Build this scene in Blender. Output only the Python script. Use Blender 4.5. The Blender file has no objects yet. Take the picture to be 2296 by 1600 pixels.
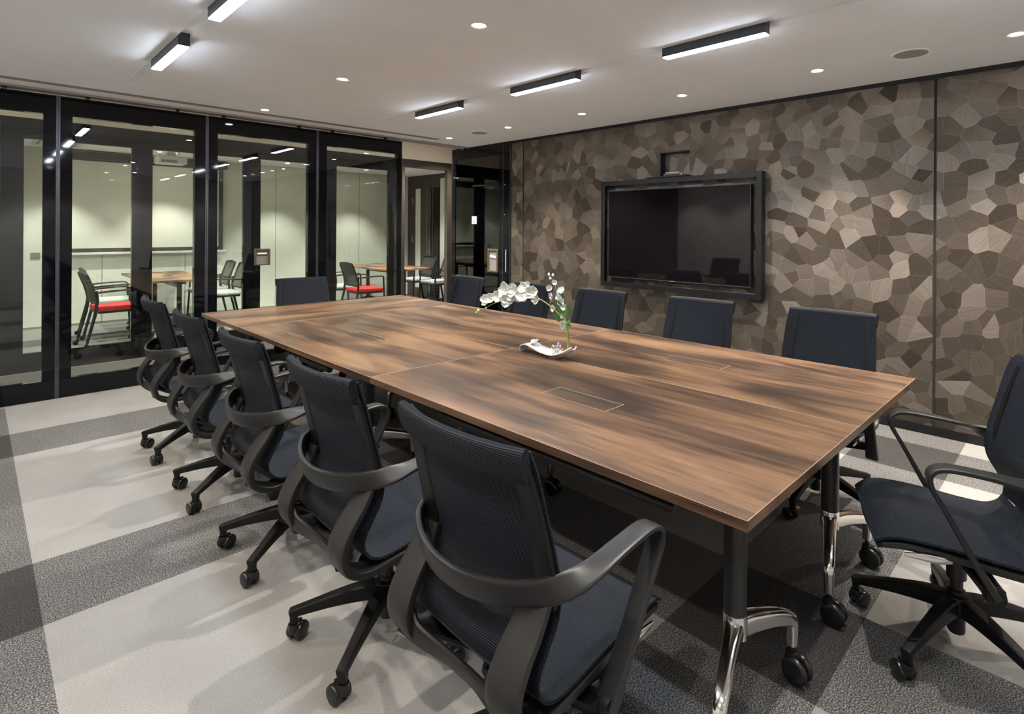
import bpy, bmesh, math, random
from mathutils import Vector, Matrix
random.seed(7)
R = math.radians
sc = bpy.context.scene
COL = sc.collection

# ------------------------------------------------------------------ mesh helpers
class MB:
    """collects shapes, builds one mesh object"""
    def __init__(s):
        s.v = []; s.f = []; s.uv = {}
    def add(s, vs, fs):
        o = len(s.v); s.v += [tuple(v) for v in vs]
        s.f += [tuple(i + o for i in f) for f in fs]
        return o
    def box(s, x0, x1, y0, y1, z0, z1):
        s.add([(x0,y0,z0),(x1,y0,z0),(x1,y1,z0),(x0,y1,z0),(x0,y0,z1),(x1,y0,z1),(x1,y1,z1),(x0,y1,z1)],
              [(0,3,2,1),(4,5,6,7),(0,1,5,4),(1,2,6,5),(2,3,7,6),(3,0,4,7)])
    def obox(s, c, size, M=None):
        x,y,z = [q/2 for q in size]
        vs = [Vector(p) for p in [(-x,-y,-z),(x,-y,-z),(x,y,-z),(-x,y,-z),(-x,-y,z),(x,-y,z),(x,y,z),(-x,y,z)]]
        if M is not None: vs = [M @ p for p in vs]
        s.add([Vector(c)+p for p in vs], [(0,3,2,1),(4,5,6,7),(0,1,5,4),(1,2,6,5),(2,3,7,6),(3,0,4,7)])
    def sections(s, rings, caps=True, closed=False):
        n = len(rings[0]); o = len(s.v)
        for r in rings: s.v += [tuple(p) for p in r]
        m = len(rings)
        for i in range(m if closed else m-1):
            a = o+i*n; b = o+((i+1) % m)*n
            for k in range(n):
                k2 = (k+1) % n
                s.f.append((a+k, a+k2, b+k2, b+k))
        if caps and not closed:
            s.f.append(tuple(o+k for k in range(n))[::-1])
            s.f.append(tuple(o+(m-1)*n+k for k in range(n)))
    def tube(s, pts, r, n=10, closed=False, caps=True):
        pts = [Vector(p) for p in pts]; m = len(pts)
        rs = r if isinstance(r, (list,tuple)) else [r]*m
        rings = []; up = None
        for i,p in enumerate(pts):
            if closed: t = (pts[(i+1)%m]-pts[i-1])
            else: t = pts[min(i+1,m-1)]-pts[max(i-1,0)]
            t.normalize()
            if up is None:
                up = Vector((0,0,1)) if abs(t.z) < .9 else Vector((1,0,0))
            a = (up - t*up.dot(t)).normalized(); b = t.cross(a); up = a
            rings.append([p+(a*math.cos(2*math.pi*k/n)+b*math.sin(2*math.pi*k/n))*rs[i] for k in range(n)])
        s.sections(rings, caps, closed)
    def ribbon(s, ctrl, n=40, sec=14, e=.45, closed=False, caps=True):
        """ctrl: (x,y,z, wx,wy,wz, a, b): centre, width direction, half width, half thickness"""
        q = spline(ctrl, n, closed); m = len(q); rings = []
        for i,c in enumerate(q):
            p = Vector(c[:3])
            t = Vector(q[(i+1)%m][:3] if closed else q[min(i+1,m-1)][:3]) - Vector(q[i-1][:3] if (closed or i>0) else q[0][:3])
            t.normalize(); w = Vector(c[3:6]); w = (w-t*w.dot(t)).normalized(); nn = t.cross(w)
            ring = []
            for k in range(sec):
                th = 2*math.pi*k/sec; cs, sn = math.cos(th), math.sin(th)
                ring.append(p + w*c[6]*math.copysign(abs(cs)**e, cs) + nn*c[7]*math.copysign(abs(sn)**e, sn))
            rings.append(ring)
        s.sections(rings, caps, closed)
    def lathe(s, prof, n=24, c=(0,0,0), M=None, caps=True):
        rings = []
        for r,z in prof:
            ring = [Vector((r*math.cos(2*math.pi*k/n), r*math.sin(2*math.pi*k/n), z)) for k in range(n)]
            if M is not None: ring = [M @ p for p in ring]
            rings.append([Vector(c)+p for p in ring])
        s.sections(rings, caps)
    def sheet(s, rows, th, uvs=None, closed_edge=True):
        """rows: grid of Vectors; builds a thin closed sheet of thickness th"""
        m, n = len(rows), len(rows[0]); o = len(s.v)
        nor = [[None]*n for _ in range(m)]
        for i in range(m):
            for j in range(n):
                du = rows[i][min(j+1,n-1)]-rows[i][max(j-1,0)]; dv = rows[min(i+1,m-1)][j]-rows[max(i-1,0)][j]
                nor[i][j] = du.cross(dv).normalized()
        for sg in (1,-1):
            for i in range(m):
                for j in range(n):
                    s.v.append(tuple(rows[i][j]+nor[i][j]*th/2*sg))
                    if uvs: s.uv[len(s.v)-1] = uvs[i][j]
        N = m*n
        for i in range(m-1):
            for j in range(n-1):
                a=o+i*n+j; s.f.append((a,a+1,a+n+1,a+n))
                b=a+N; s.f.append((b+n,b+n+1,b+1,b))
        for j in range(n-1):
            a=o+j; s.f.append((a+N,a+N+1,a+1,a)); a=o+(m-1)*n+j; s.f.append((a,a+1,a+N+1,a+N))
        for i in range(m-1):
            a=o+i*n; s.f.append((a,a+n,a+N+n,a+N)); a=o+i*n+n-1; s.f.append((a+N,a+N+n,a+n,a))
    def build(s, name, mat, parent=None, bevel=0, smooth=35, segs=2):
        me = bpy.data.meshes.new(name)
        me.from_pydata(s.v, [], s.f)
        bm = bmesh.new(); bm.from_mesh(me)
        bmesh.ops.recalc_face_normals(bm, faces=bm.faces)
        bm.to_mesh(me); bm.free()
        if s.uv:
            ul = me.uv_layers.new(name='UVMap')
            for l in me.loops: ul.data[l.index].uv = s.uv.get(l.vertex_index, (0,0))
        me.materials.append(mat)
        if smooth:
            for p in me.polygons: p.use_smooth = True
            me.set_sharp_from_angle(angle=R(smooth))
        ob = bpy.data.objects.new(name, me); COL.objects.link(ob)
        if parent: ob.parent = parent
        if bevel:
            b = ob.modifiers.new('bevel','BEVEL'); b.width = bevel; b.segments = segs; b.limit_method='ANGLE'; b.angle_limit=R(40)
        return ob

def spline(ctrl, n, closed=False):
    m = len(ctrl); out = []
    segs = m if closed else m-1
    for i in range(n):
        t = i/(n if closed else n-1)*segs; k = min(int(t), segs-1); u = t-k
        P = []
        for d in (-1,0,1,2):
            j = k+d
            if closed: P.append(ctrl[j % m])
            elif j < 0: P.append([2*a-b for a,b in zip(ctrl[0], ctrl[1])])
            elif j >= m: P.append([2*a-b for a,b in zip(ctrl[-1], ctrl[-2])])
            else: P.append(ctrl[j])
        out.append([.5*((2*b)+(-a+c)*u+(2*a-5*b+4*c-d)*u*u+(-a+3*b-3*c+d)*u**3) for a,b,c,d in zip(*P)])
    return out

def tag(o, label, cat, group=None):
    o['label'] = label; o['category'] = cat
    if group: o['group'] = group
    return o
def struct(o, label=None):
    o['kind'] = 'structure'
    if label: o['label'] = label
    return o
def thing(name, label, cat, loc=(0,0,0), rz=0, group=None):
    o = bpy.data.objects.new(name, None); COL.objects.link(o)
    o.location = loc; o.rotation_euler = (0,0,rz); o.empty_display_size = .1
    return tag(o, label, cat, group)
def copy_tree(o, parent=None):
    c = o.copy(); COL.objects.link(c)
    if parent: c.parent = parent
    for ch in list(o.children): copy_tree(ch, c)
    return c

# ------------------------------------------------------------------ materials
def new_mat(name):
    m = bpy.data.materials.new(name); m.use_nodes = True
    nt = m.node_tree; nt.nodes.clear()
    out = nt.nodes.new('ShaderNodeOutputMaterial')
    return m, nt, out
class NT:
    def __init__(s, nt): s.nt = nt
    def n(s, typ, **kw):
        x = s.nt.nodes.new(typ)
        for k,v in kw.items(): setattr(x, k, v)
        return x
    def l(s, a, b): s.nt.links.new(a, b)
    def math(s, op, a, b=None, c=None, clamp=False):
        x = s.nt.nodes.new('ShaderNodeMath'); x.operation = op; x.use_clamp = clamp
        for i,q in enumerate((a,b,c)):
            if q is None: continue
            if hasattr(q, 'links'): s.l(q, x.inputs[i])
            else: x.inputs[i].default_value = q
        return x.outputs[0]
    def ramp(s, fac, stops, interp='LINEAR'):
        x = s.nt.nodes.new('ShaderNodeValToRGB'); x.color_ramp.interpolation = interp
        e = x.color_ramp.elements
        while len(e) < len(stops): e.new(.5)
        for i,(p,c) in enumerate(stops):
            e[i].position = p; e[i].color = (*c, 1)
        s.l(fac, x.inputs[0]); return x.outputs[0]
    def mix(s, fac, a, b, blend='MIX'):
        x = s.nt.nodes.new('ShaderNodeMix'); x.data_type = 'RGBA'; x.blend_type = blend
        for sock, q in ((x.inputs[0],fac),(x.inputs[6],a),(x.inputs[7],b)):
            if hasattr(q,'links'): s.l(q, sock)
            elif isinstance(q,(int,float)): sock.default_value = q
            else: sock.default_value = (*q,1)
        return x.outputs[2]
def pbr(name, color, rough=.5, metal=0, noise=0, bump=0, nscale=60, spec=.5, coat=0):
    m, nt, out = new_mat(name); g = NT(nt)
    p = g.n('ShaderNodeBsdfPrincipled')
    p.inputs['Base Color'].default_value = (*color,1); p.inputs['Roughness'].default_value = rough
    p.inputs['Metallic'].default_value = metal; p.inputs['Specular IOR Level'].default_value = spec
    p.inputs['Coat Weight'].default_value = coat
    if noise or bump:
        tc = g.n('ShaderNodeTexCoord'); nz = g.n('ShaderNodeTexNoise'); nz.inputs['Scale'].default_value = nscale
        nz.inputs['Detail'].default_value = 3
        g.l(tc.outputs['Object'], nz.inputs['Vector'])
        if noise:
            c1 = tuple(c*(1-noise) for c in color); c2 = tuple(min(1,c*(1+noise)) for c in color)
            g.l(g.ramp(nz.outputs['Fac'], [(.3,c1),(.7,c2)]), p.inputs['Base Color'])
        if bump:
            b = g.n('ShaderNodeBump'); b.inputs['Strength'].default_value = bump; b.inputs['Distance'].default_value = .002
            g.l(nz.outputs['Fac'], b.inputs['Height']); g.l(b.outputs[0], p.inputs['Normal'])
    g.l(p.outputs[0], out.inputs[0]); return m
def emit(name, color, strength):
    m, nt, out = new_mat(name); g = NT(nt)
    e = g.n('ShaderNodeEmission'); e.inputs[0].default_value = (*color,1); e.inputs[1].default_value = strength
    g.l(e.outputs[0], out.inputs[0]); return m
def glass(name, tint, ior=1.5, boost=1.0):
    m, nt, out = new_mat(name); g = NT(nt)
    t = g.n('ShaderNodeBsdfTransparent'); t.inputs[0].default_value = (*tint,1)
    gl = g.n('ShaderNodeBsdfGlossy'); gl.inputs['Roughness'].default_value = .0; gl.inputs['Color'].default_value = (1,1,1,1)
    fr = g.n('ShaderNodeFresnel'); fr.inputs[0].default_value = ior
    mx = g.n('ShaderNodeMixShader')
    g.l(g.math('MULTIPLY', fr.outputs[0], boost, clamp=True), mx.inputs[0])
    g.l(t.outputs[0], mx.inputs[1]); g.l(gl.outputs[0], mx.inputs[2]); g.l(mx.outputs[0], out.inputs[0])
    return m

def carpet_mat():
    m, nt, out = new_mat('carpet_tiles'); g = NT(nt)
    geo = g.n('ShaderNodeNewGeometry'); sx = g.n('ShaderNodeSeparateXYZ'); g.l(geo.outputs['Position'], sx.inputs[0])
    def band(sock, start):
        f = g.math('FRACT', g.math('DIVIDE', g.math('SUBTRACT', sock, start-2.124*8), 2.124))
        return g.math('LESS_THAN', f, .25)
    dx = band(sx.outputs[0], 1.776); dy = band(sx.outputs[1], .588)
    lvl = g.math('ADD', dx, dy)
    nz = g.n('ShaderNodeTexNoise'); nz.inputs['Scale'].default_value = 200; nz.inputs['Detail'].default_value = 2.5; nz.inputs['Roughness'].default_value=.7
    g.l(geo.outputs['Position'], nz.inputs['Vector'])
    big = g.n('ShaderNodeTexNoise'); big.inputs['Scale'].default_value = 3.5; big.inputs['Detail'].default_value = 3
    g.l(geo.outputs['Position'], big.inputs['Vector'])
    light = g.ramp(nz.outputs['Fac'], [(.3,(.20,.199,.196)),(.7,(.295,.293,.288))])
    mid = g.ramp(nz.outputs['Fac'], [(.38,(.018,.018,.02)),(.5,(.075,.075,.078)),(.64,(.29,.285,.28))])
    dark = g.ramp(nz.outputs['Fac'], [(.38,(.010,.009,.010)),(.5,(.025,.023,.024)),(.64,(.085,.08,.08))])
    c = g.mix(g.math('GREATER_THAN', lvl, .5), light, mid)
    c = g.mix(g.math('GREATER_THAN', lvl, 1.5), c, dark)
    wear = g.ramp(big.outputs['Fac'], [(.35,(.9,.9,.9)),(.65,(1,1,1))])
    c = g.mix(1.0, c, wear, 'MULTIPLY')
    p = g.n('ShaderNodeBsdfPrincipled'); p.inputs['Roughness'].default_value = .95; p.inputs['Specular IOR Level'].default_value = .1
    p.inputs['Sheen Weight'].default_value = .1
    g.l(c, p.inputs['Base Color'])
    b = g.n('ShaderNodeBump'); b.inputs['Strength'].default_value=.15; b.inputs['Distance'].default_value=.002
    g.l(nz.outputs['Fac'], b.inputs['Height']); g.l(b.outputs[0], p.inputs['Normal'])
    g.l(p.outputs[0], out.inputs[0]); return m

def wood_mat(name, axis='Y', light=1.0, off=0):
    m, nt, out = new_mat(name); g = NT(nt)
    tc = g.n('ShaderNodeNewGeometry'); mp = g.n('ShaderNodeMapping'); g.l(tc.outputs['Position'], mp.inputs[0])
    mp.inputs['Location'].default_value = (off, off*1.7, 0)
    if axis == 'X': mp.inputs['Rotation'].default_value = (0,0,R(90))
    def nz(sx, sy, detail, rough, dist=0):
        q = g.n('ShaderNodeMapping'); q.inputs['Scale'].default_value = (sx, sy, sx); g.l(mp.outputs[0], q.inputs[0])
        t = g.n('ShaderNodeTexNoise'); t.inputs['Scale'].default_value = 1; t.inputs['Detail'].default_value = detail
        t.inputs['Roughness'].default_value = rough; t.inputs['Distortion'].default_value = dist
        g.l(q.outputs[0], t.inputs['Vector']); return t.outputs['Fac']
    a = nz(4.2,1.0,2,.45,.7); b = nz(34,1.8,3,.55,.5); c = nz(240,7,3,.6)
    s = g.math('ADD', g.math('MULTIPLY', a, .74), g.math('MULTIPLY', b, .26))
    col = g.ramp(s, [(.33,tuple(q*light for q in (.030,.018,.013))),(.44,tuple(q*light for q in (.072,.041,.025))),
                     (.53,tuple(q*light for q in (.150,.083,.047))),(.66,tuple(q*light for q in (.235,.138,.076)))])
    fine = g.ramp(c, [(.33,(.62,.60,.58)),(.55,(1,1,1)),(.75,(1.0,1.0,1.0))])
    col = g.mix(1.0, col, fine, 'MULTIPLY')
    p = g.n('ShaderNodeBsdfPrincipled'); p.inputs['Roughness'].default_value = .3; p.inputs['Specular IOR Level'].default_value = .45
    g.l(col, p.inputs['Base Color'])
    g.l(g.math('MULTIPLY_ADD', c, .16, .25), p.inputs['Roughness'])
    bp = g.n('ShaderNodeBump'); bp.inputs['Strength'].default_value=.12; bp.inputs['Distance'].default_value=.001
    g.l(c, bp.inputs['Height']); g.l(bp.outputs[0], p.inputs['Normal'])
    g.l(p.outputs[0], out.inputs[0]); return m

def mosaic_mat(name, dim=1.0):
    """wall covering: irregular polygons of grained metallic veneer, each with its own grain direction"""
    m, nt, out = new_mat(name); g = NT(nt)
    geo = g.n('ShaderNodeNewGeometry'); sx = g.n('ShaderNodeSeparateXYZ'); g.l(geo.outputs['Position'], sx.inputs[0])
    cb = g.n('ShaderNodeCombineXYZ'); g.l(sx.outputs[1], cb.inputs[0]); g.l(sx.outputs[2], cb.inputs[1])
    wz = g.n('ShaderNodeTexNoise'); wz.inputs['Scale'].default_value = .7; wz.inputs['Detail'].default_value = 0
    g.l(cb.outputs[0], wz.inputs['Vector'])
    add = g.n('ShaderNodeVectorMath', operation='MULTIPLY_ADD'); add.inputs[1].default_value=(.32,.32,0)
    g.l(wz.outputs['Color'], add.inputs[0]); g.l(cb.outputs[0], add.inputs[2])
    SC = 9.0
    v = g.n('ShaderNodeTexVoronoi', voronoi_dimensions='2D', feature='F1'); v.inputs['Scale'].default_value = SC
    e = g.n('ShaderNodeTexVoronoi', voronoi_dimensions='2D', feature='DISTANCE_TO_EDGE'); e.inputs['Scale'].default_value = SC
    for q in (v,e): g.l(add.outputs[0], q.inputs['Vector']); q.inputs['Randomness'].default_value = 1
    rc = g.n('ShaderNodeSeparateColor'); g.l(v.outputs['Color'], rc.inputs[0])
    rot = g.n('ShaderNodeVectorRotate', rotation_type='Z_AXIS'); g.l(cb.outputs[0], rot.inputs['Vector'])
    g.l(g.math('MULTIPLY', rc.outputs[0], 6.283), rot.inputs['Angle'])
    st = g.n('ShaderNodeMapping'); st.inputs['Scale'].default_value = (5,150,1); g.l(rot.outputs[0], st.inputs[0])
    gr = g.n('ShaderNodeTexNoise'); gr.inputs['Scale'].default_value=1; gr.inputs['Detail'].default_value=4; gr.inputs['Roughness'].default_value=.65
    g.l(st.outputs[0], gr.inputs['Vector'])
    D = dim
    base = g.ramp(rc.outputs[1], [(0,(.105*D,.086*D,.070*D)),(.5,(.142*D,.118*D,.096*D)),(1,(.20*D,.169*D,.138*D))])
    gcol = g.ramp(gr.outputs['Fac'], [(.3,(.68,.67,.66)),(.62,(1.0,1.0,1.0))])
    col = g.mix(1.0, base, gcol, 'MULTIPLY')
    edge = g.math('LESS_THAN', e.outputs['Distance'], .012)
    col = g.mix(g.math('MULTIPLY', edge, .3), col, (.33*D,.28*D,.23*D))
    # every piece is laid with a slightly different tilt
    sub = g.n('ShaderNodeVectorMath', operation='SUBTRACT'); g.l(v.outputs['Color'], sub.inputs[0]); sub.inputs[1].default_value=(.5,.5,.5)
    sc_ = g.n('ShaderNodeVectorMath', operation='MULTIPLY'); g.l(sub.outputs[0], sc_.inputs[0]); sc_.inputs[1].default_value=(.1,.42,.55)
    ad = g.n('ShaderNodeVectorMath', operation='ADD'); g.l(sc_.outputs[0], ad.inputs[0])
    bp = g.n('ShaderNodeBump'); bp.inputs['Strength'].default_value=.35; bp.inputs['Distance'].default_value=.003
    g.l(gr.outputs['Fac'], bp.inputs['Height']); g.l(bp.outputs[0], ad.inputs[1])
    no = g.n('ShaderNodeVectorMath', operation='NORMALIZE'); g.l(ad.outputs[0], no.inputs[0])
    p = g.n('ShaderNodeBsdfPrincipled'); g.l(col, p.inputs['Base Color']); g.l(no.outputs[0], p.inputs['Normal'])
    p.inputs['Metallic'].default_value = .7; p.inputs['Roughness'].default_value = .38
    g.l(p.outputs[0], out.inputs[0]); return m

def mesh_fabric(name, hi, lo, pitch=.0052, see=.35):
    m, nt, out = new_mat(name); g = NT(nt)
    uv = g.n('ShaderNodeUVMap'); uv.uv_map = 'UVMap'
    sx = g.n('ShaderNodeSeparateXYZ'); g.l(uv.outputs[0], sx.inputs[0])
    s = g.math('SINE', g.math('MULTIPLY', sx.outputs[1], 2*math.pi/pitch))
    w = g.math('SINE', g.math('MULTIPLY', sx.outputs[0], 2*math.pi/.004))
    f = g.math('MULTIPLY_ADD', s, .5, .5)
    f2 = g.math('MULTIPLY', f, g.math('MULTIPLY_ADD', w, .15, .85))
    nz = g.n('ShaderNodeTexNoise'); nz.inputs['Scale'].default_value = 40; g.l(uv.outputs[0], nz.inputs['Vector'])
    col = g.ramp(f2, [(.25,lo),(.8,hi)])
    p = g.n('ShaderNodeBsdfPrincipled'); g.l(col, p.inputs['Base Color']); p.inputs['Roughness'].default_value=.6
    p.inputs['Specular IOR Level'].default_value=.18
    b = g.n('ShaderNodeBump'); b.inputs['Strength'].default_value=.5; b.inputs['Distance'].default_value=.002
    g.l(f, b.inputs['Height']); g.l(b.outputs[0], p.inputs['Normal'])
    if see:
        t = g.n('ShaderNodeBsdfTransparent'); mx = g.n('ShaderNodeMixShader')
        g.l(g.math('MULTIPLY', g.math('LESS_THAN', f, .3), see), mx.inputs[0])
        g.l(p.outputs[0], mx.inputs[1]); g.l(t.outputs[0], mx.inputs[2]); g.l(mx.outputs[0], out.inputs[0])
    else: g.l(p.outputs[0], out.inputs[0])
    return m

M = {}
M['carpet'] = carpet_mat()
M['ceiling'] = pbr('ceiling_paint', (.82,.84,.86), .9, noise=.02, nscale=3)
M['white_wall'] = pbr('white_wall_paint', (.62,.63,.58), .7, noise=.03, nscale=4)
M['cream'] = pbr('cream_bulkhead', (.86,.79,.68), .8, noise=.02, nscale=4)
M['brown_wall'] = pbr('taupe_wall_panel', (.66,.64,.62), .5, noise=.1, nscale=6)
M['mosaic'] = mosaic_mat('mosaic_veneer')
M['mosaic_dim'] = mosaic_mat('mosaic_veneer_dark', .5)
M['black_glass'] = pbr('black_back_painted_glass', (.004,.0045,.0065), .04, noise=.1, nscale=2, spec=.27)
M['black_metal'] = pbr('black_metal', (.010,.010,.012), .35, .3, noise=.15, nscale=20)
M['alu'] = pbr('dark_aluminium_profile', (.10,.10,.125), .35, .8, noise=.1, nscale=20)
M['track'] = pbr('aluminium_ceiling_track', (.50,.46,.42), .4, .4, noise=.05, nscale=15)
M['glass'] = glass('clear_glass', (.95,.965,.945), 1.5, 1.0)
M['glass2'] = glass('greenish_glass', (.93,.96,.915), 1.5, 1.0)
M['smoke_glass'] = glass('smoked_glass', (.50,.50,.46), 1.5, 1.3)
M['wood'] = wood_mat('walnut_laminate_long', 'Y')
M['wood2'] = wood_mat('walnut_laminate_long_b', 'Y', off=3.7)
M['wood3'] = wood_mat('walnut_laminate_long_c', 'Y', off=9.1)
M['wood4'] = wood_mat('walnut_laminate_long_d', 'Y', off=14.3)
M['woodx'] = wood_mat('walnut_laminate_cross', 'X', off=5.2)
M['wood_edge'] = pbr('pale_edge_banding', (.30,.21,.15), .4, noise=.2, nscale=80)
M['wood_pale'] = wood_mat('pale_walnut_laminate', 'Y', 1.9, off=21)
M['void'] = pbr('dark_slot', (.006,.005,.005), .8, noise=.2)
M['chrome'] = pbr('polished_aluminium', (.75,.73,.70), .13, 1, noise=.03, nscale=12)
M['black_tube'] = pbr('black_powder_coat', (.012,.012,.013), .42, noise=.2, bump=.1, nscale=300)
M['plastic'] = pbr('charcoal_nylon', (.014,.0135,.014), .42, noise=.12, bump=.12, nscale=400, spec=.42)
M['plastic_dark'] = pbr('black_nylon', (.006,.006,.0065), .42, noise=.12, bump=.12, nscale=400, spec=.25)
M['rubber'] = pbr('black_caster', (.009,.009,.010), .25, noise=.15, nscale=50)
M['mesh'] = mesh_fabric('navy_mesh', (.024,.031,.047), (.0015,.002,.0035), .0044, .15)
M['mesh_back'] = mesh_fabric('navy_mesh_roll', (.017,.021,.031), (.0015,.002,.0035), .0044, see=0)
M['tv'] = pbr('tv_screen', (.004,.003,.004), .03, noise=.1, nscale=2, spec=.55)
M['silver'] = pbr('silver_plastic', (.55,.53,.5), .3, .6, noise=.05)
M['led'] = emit('linear_led_diffuser', (.80,.90,1.0), 30)
M['lens'] = emit('downlight_lens', (1,.88,.72), 40)
M['lens2'] = emit('downlight_lens_cool', (1,.95,.8), 40)
M['fixture_ring'] = pbr('downlight_ring', (.62,.58,.54), .5, noise=.03)
M['lamp_body'] = pbr('anthracite_lamp_body', (.055,.06,.07), .3, .5, noise=.05)
M['speaker'] = pbr('speaker_grille', (.33,.31,.285), .8, noise=.1, bump=.3, nscale=500)
M['porcelain'] = pbr('white_porcelain', (.62,.61,.60), .12, noise=.02)
M['petal'] = pbr('white_petal', (.62,.62,.60), .5, noise=.04, nscale=30)
M['petal_c'] = pbr('yellow_lip', (.75,.66,.2), .5, noise=.1)
M['stem'] = pbr('green_stem', (.22,.27,.06), .5, noise=.25, nscale=40)
M['leaf'] = pbr('green_leaf', (.05,.19,.025), .4, noise=.35, nscale=25)
M['bud'] = pbr('green_bud', (.42,.5,.15), .5, noise=.2)
M['lavender'] = pbr('lavender', (.45,.33,.62), .6, noise=.2)
M['red'] = pbr('red_fabric', (.75,.03,.035), .8, noise=.12, nscale=60)
M['grey_fab'] = pbr('pale_grey_fabric', (.42,.45,.43), .8, noise=.08, nscale=60)
M['guest_mesh'] = mesh_fabric('grey_guest_mesh', (.09,.09,.08), (.03,.03,.028), .006, .8)
M['screen'] = pbr('projector_screen', (.68,.68,.63), .8, noise=.01)
M['white_plastic'] = pbr('white_plastic', (.6,.6,.58), .35, noise=.02)
M['grey_plastic'] = pbr('grey_plastic', (.2,.2,.19), .45, noise=.08)
M['bronze'] = pbr('bronze_metal', (.22,.18,.14), .35, .7, noise=.08)
M['door_wood'] = pbr('dark_brown_door', (.045,.037,.031), .4, noise=.15, nscale=12)
M['lit_pane'] = pbr('painted_lit_pane', (.55,.62,.52), .3, noise=.03)  # opaque pale colour stands in for lit rooms seen through the glass
M['paper'] = pbr('white_paper', (.8,.8,.78), .7, noise=.02)

# ------------------------------------------------------------------ setting
CZ = 2.553; GY = 6.19; WX = 4.706; IY = 7.54; BY = 10.62; LX = -.9; RY = -2.4; RX = 6.52
m = MB(); m.box(LX-.15, RX+.2, RY-.15, BY+.2, -.1, 0); struct(m.build('floor', M['carpet'], smooth=0), 'carpet tile floor in pale and charcoal checks')
# ceiling with the lighting grooves and the air slot left open
m = MB()
SLOTS = [(.815,.885,RY+.3,5.3),(2.915,2.985,RY+.3,5.3)]
m.box(LX-.15, .815, RY-.15, 5.3, CZ, CZ+.12); m.box(.885, 2.915, RY-.15, 5.3, CZ, CZ+.12); m.box(2.985, RX+.2, RY-.15, 5.3, CZ, CZ+.12)
m.box(.815,.885,RY-.15,RY+.3,CZ,CZ+.12); m.box(2.915,2.985,RY-.15,RY+.3,CZ,CZ+.12)
m.box(LX-.15, RX+.2, 5.3, 5.80, CZ, CZ+.12)
m.box(4.02, RX+.2, 5.80, 5.90, CZ, CZ+.12)
m.box(LX-.15, RX+.2, 5.90, 6.09, CZ, CZ+.12)
m.box(LX-.15, RX+.2, 6.09, 6.27, CZ+.03, CZ+.12)
m.box(LX-.15, RX+.2, 6.27, 6.31, CZ, 2.80); m.box(LX-.15, RX+.2, 6.27, IY+.05, 2.80, 2.90); m.box(LX-.15, RX+.2, IY+.05, BY+.2, CZ, CZ+.12)
struct(m.build('ceiling', M['ceiling'], smooth=0), 'pale painted ceiling')
for i,(a,b,c,d) in enumerate(SLOTS):
    m = MB(); m.box(a, b, c, d, CZ+.022, CZ+.05); m.box(a, a+.004, c, d, CZ-.001, CZ+.022); m.box(b-.004, b, c, d, CZ-.001, CZ+.022)
    struct(m.build('trim_%d' % (i+1), M['ceiling'], smooth=0), 'recessed lighting groove in the ceiling, %s side' % ('glass' if i == 0 else 'screen wall'))
m = MB(); m.box(LX-.15, LX, RY-.15, GY, 0, CZ); struct(m.build('wall_left', M['brown_wall'], smooth=0))
m = MB(); m.box(LX, WX+.1, RY-.15, RY, 0, CZ); struct(m.build('wall_rear', M['brown_wall'], smooth=0))
# screen wall with the niche over the screen
NY0, NY1, NZ0, NZ1 = 2.722, 3.062, 1.945, 2.208
m = MB()
m.box(WX, WX+.12, RY-.15, NY0, .0, 2.52); m.box(WX, WX+.12, NY1, 5.262, .0, 2.52)
m.box(WX, WX+.12, NY0, NY1, .0, NZ0); m.box(WX, WX+.12, NY0, NY1, NZ1, 2.52); m.box(WX+.085, WX+.12, NY0, NY1, NZ0, NZ1)
wr = struct(m.build('wall_right', M['mosaic'], smooth=0), 'wall clad in mosaic of brown metallic polygons')
m = MB()
m.box(WX+.002, WX+.083, NY1-.012, NY1, NZ0, NZ1); m.box(WX+.002, WX+.083, NY0, NY0+.006, NZ0, NZ1); m.box(WX+.002, WX+.083, NY0, NY1, NZ1-.012, NZ1)
m.build('niche_lining', M['black_metal'], wr, smooth=0)
m = MB()
m.box(WX-.004, WX+.12, RY, 5.262, 2.52, CZ); struct(m.build('trim_3', M['black_metal'], smooth=0), 'black trim along the top of the mosaic wall')
m = MB(); m.box(WX-.006, WX+.001, RY, 5.262, 0, .062); struct(m.build('baseboard_right', M['black_metal'], smooth=0))
for i,y in enumerate((.776, 5.03)):
    m = MB(); m.box(WX-.0035, WX+.001, y-.008, y+.008, .062, 2.52)
    struct(m.build('trim_%d' % (i+4), M['void'], smooth=0), 'black vertical joint in the mosaic wall')
# recessed head track over the glass wall
m = MB(); m.box(LX, WX, 6.105, 6.135, CZ-.012, CZ+.03); m.box(LX, WX, 6.225, 6.255, CZ-.012, CZ+.03)
struct(m.build('trim_6', M['track'], smooth=0), 'metal head track over the glass wall')
m = MB(); m.box(LX, 3.70, GY-.035, GY+.035, 0, .014)
struct(m.build('trim_7', M['track'], smooth=0), 'metal floor strip under the glass wall')

def glass_panel(name, x0, x1, gx0, gx1, z0, z1, gz0, gz1, y, th, gm, hang=(), edge=True):
    f = MB()
    f.box(x0, gx0, y-th, y+th, z0, z1); f.box(gx1, x1, y-th, y+th, z0, z1)
    f.box(gx0, gx1, y-th, y+th, z0, gz0); f.box(gx0, gx1, y-th, y+th, gz1, z1)
    w = struct(f.build(name, M['black_glass'], smooth=0))
    p = MB(); p.box(gx0, gx1, y-th+.004, y-th+.012, gz0, gz1); p.build('pane', gm, w, smooth=0)
    if edge:
        e = MB(); e.box(x0, x0+.012, y-th-.002, y-th+.01, z0, z1); e.box(x1-.012, x1, y-th-.002, y-th+.01, z0, z1)
        e.build('edge_profile', M['alu'], w, smooth=0)
    for hx in hang:
        h = MB(); h.box(hx-.012, hx-.004, y-.02, y+.02, z1, z1+.05); h.box(hx+.004, hx+.012, y-.02, y+.02, z1, z1+.05)
        h.build('hanger', M['black_metal'], w, smooth=0)
    return w
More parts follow.
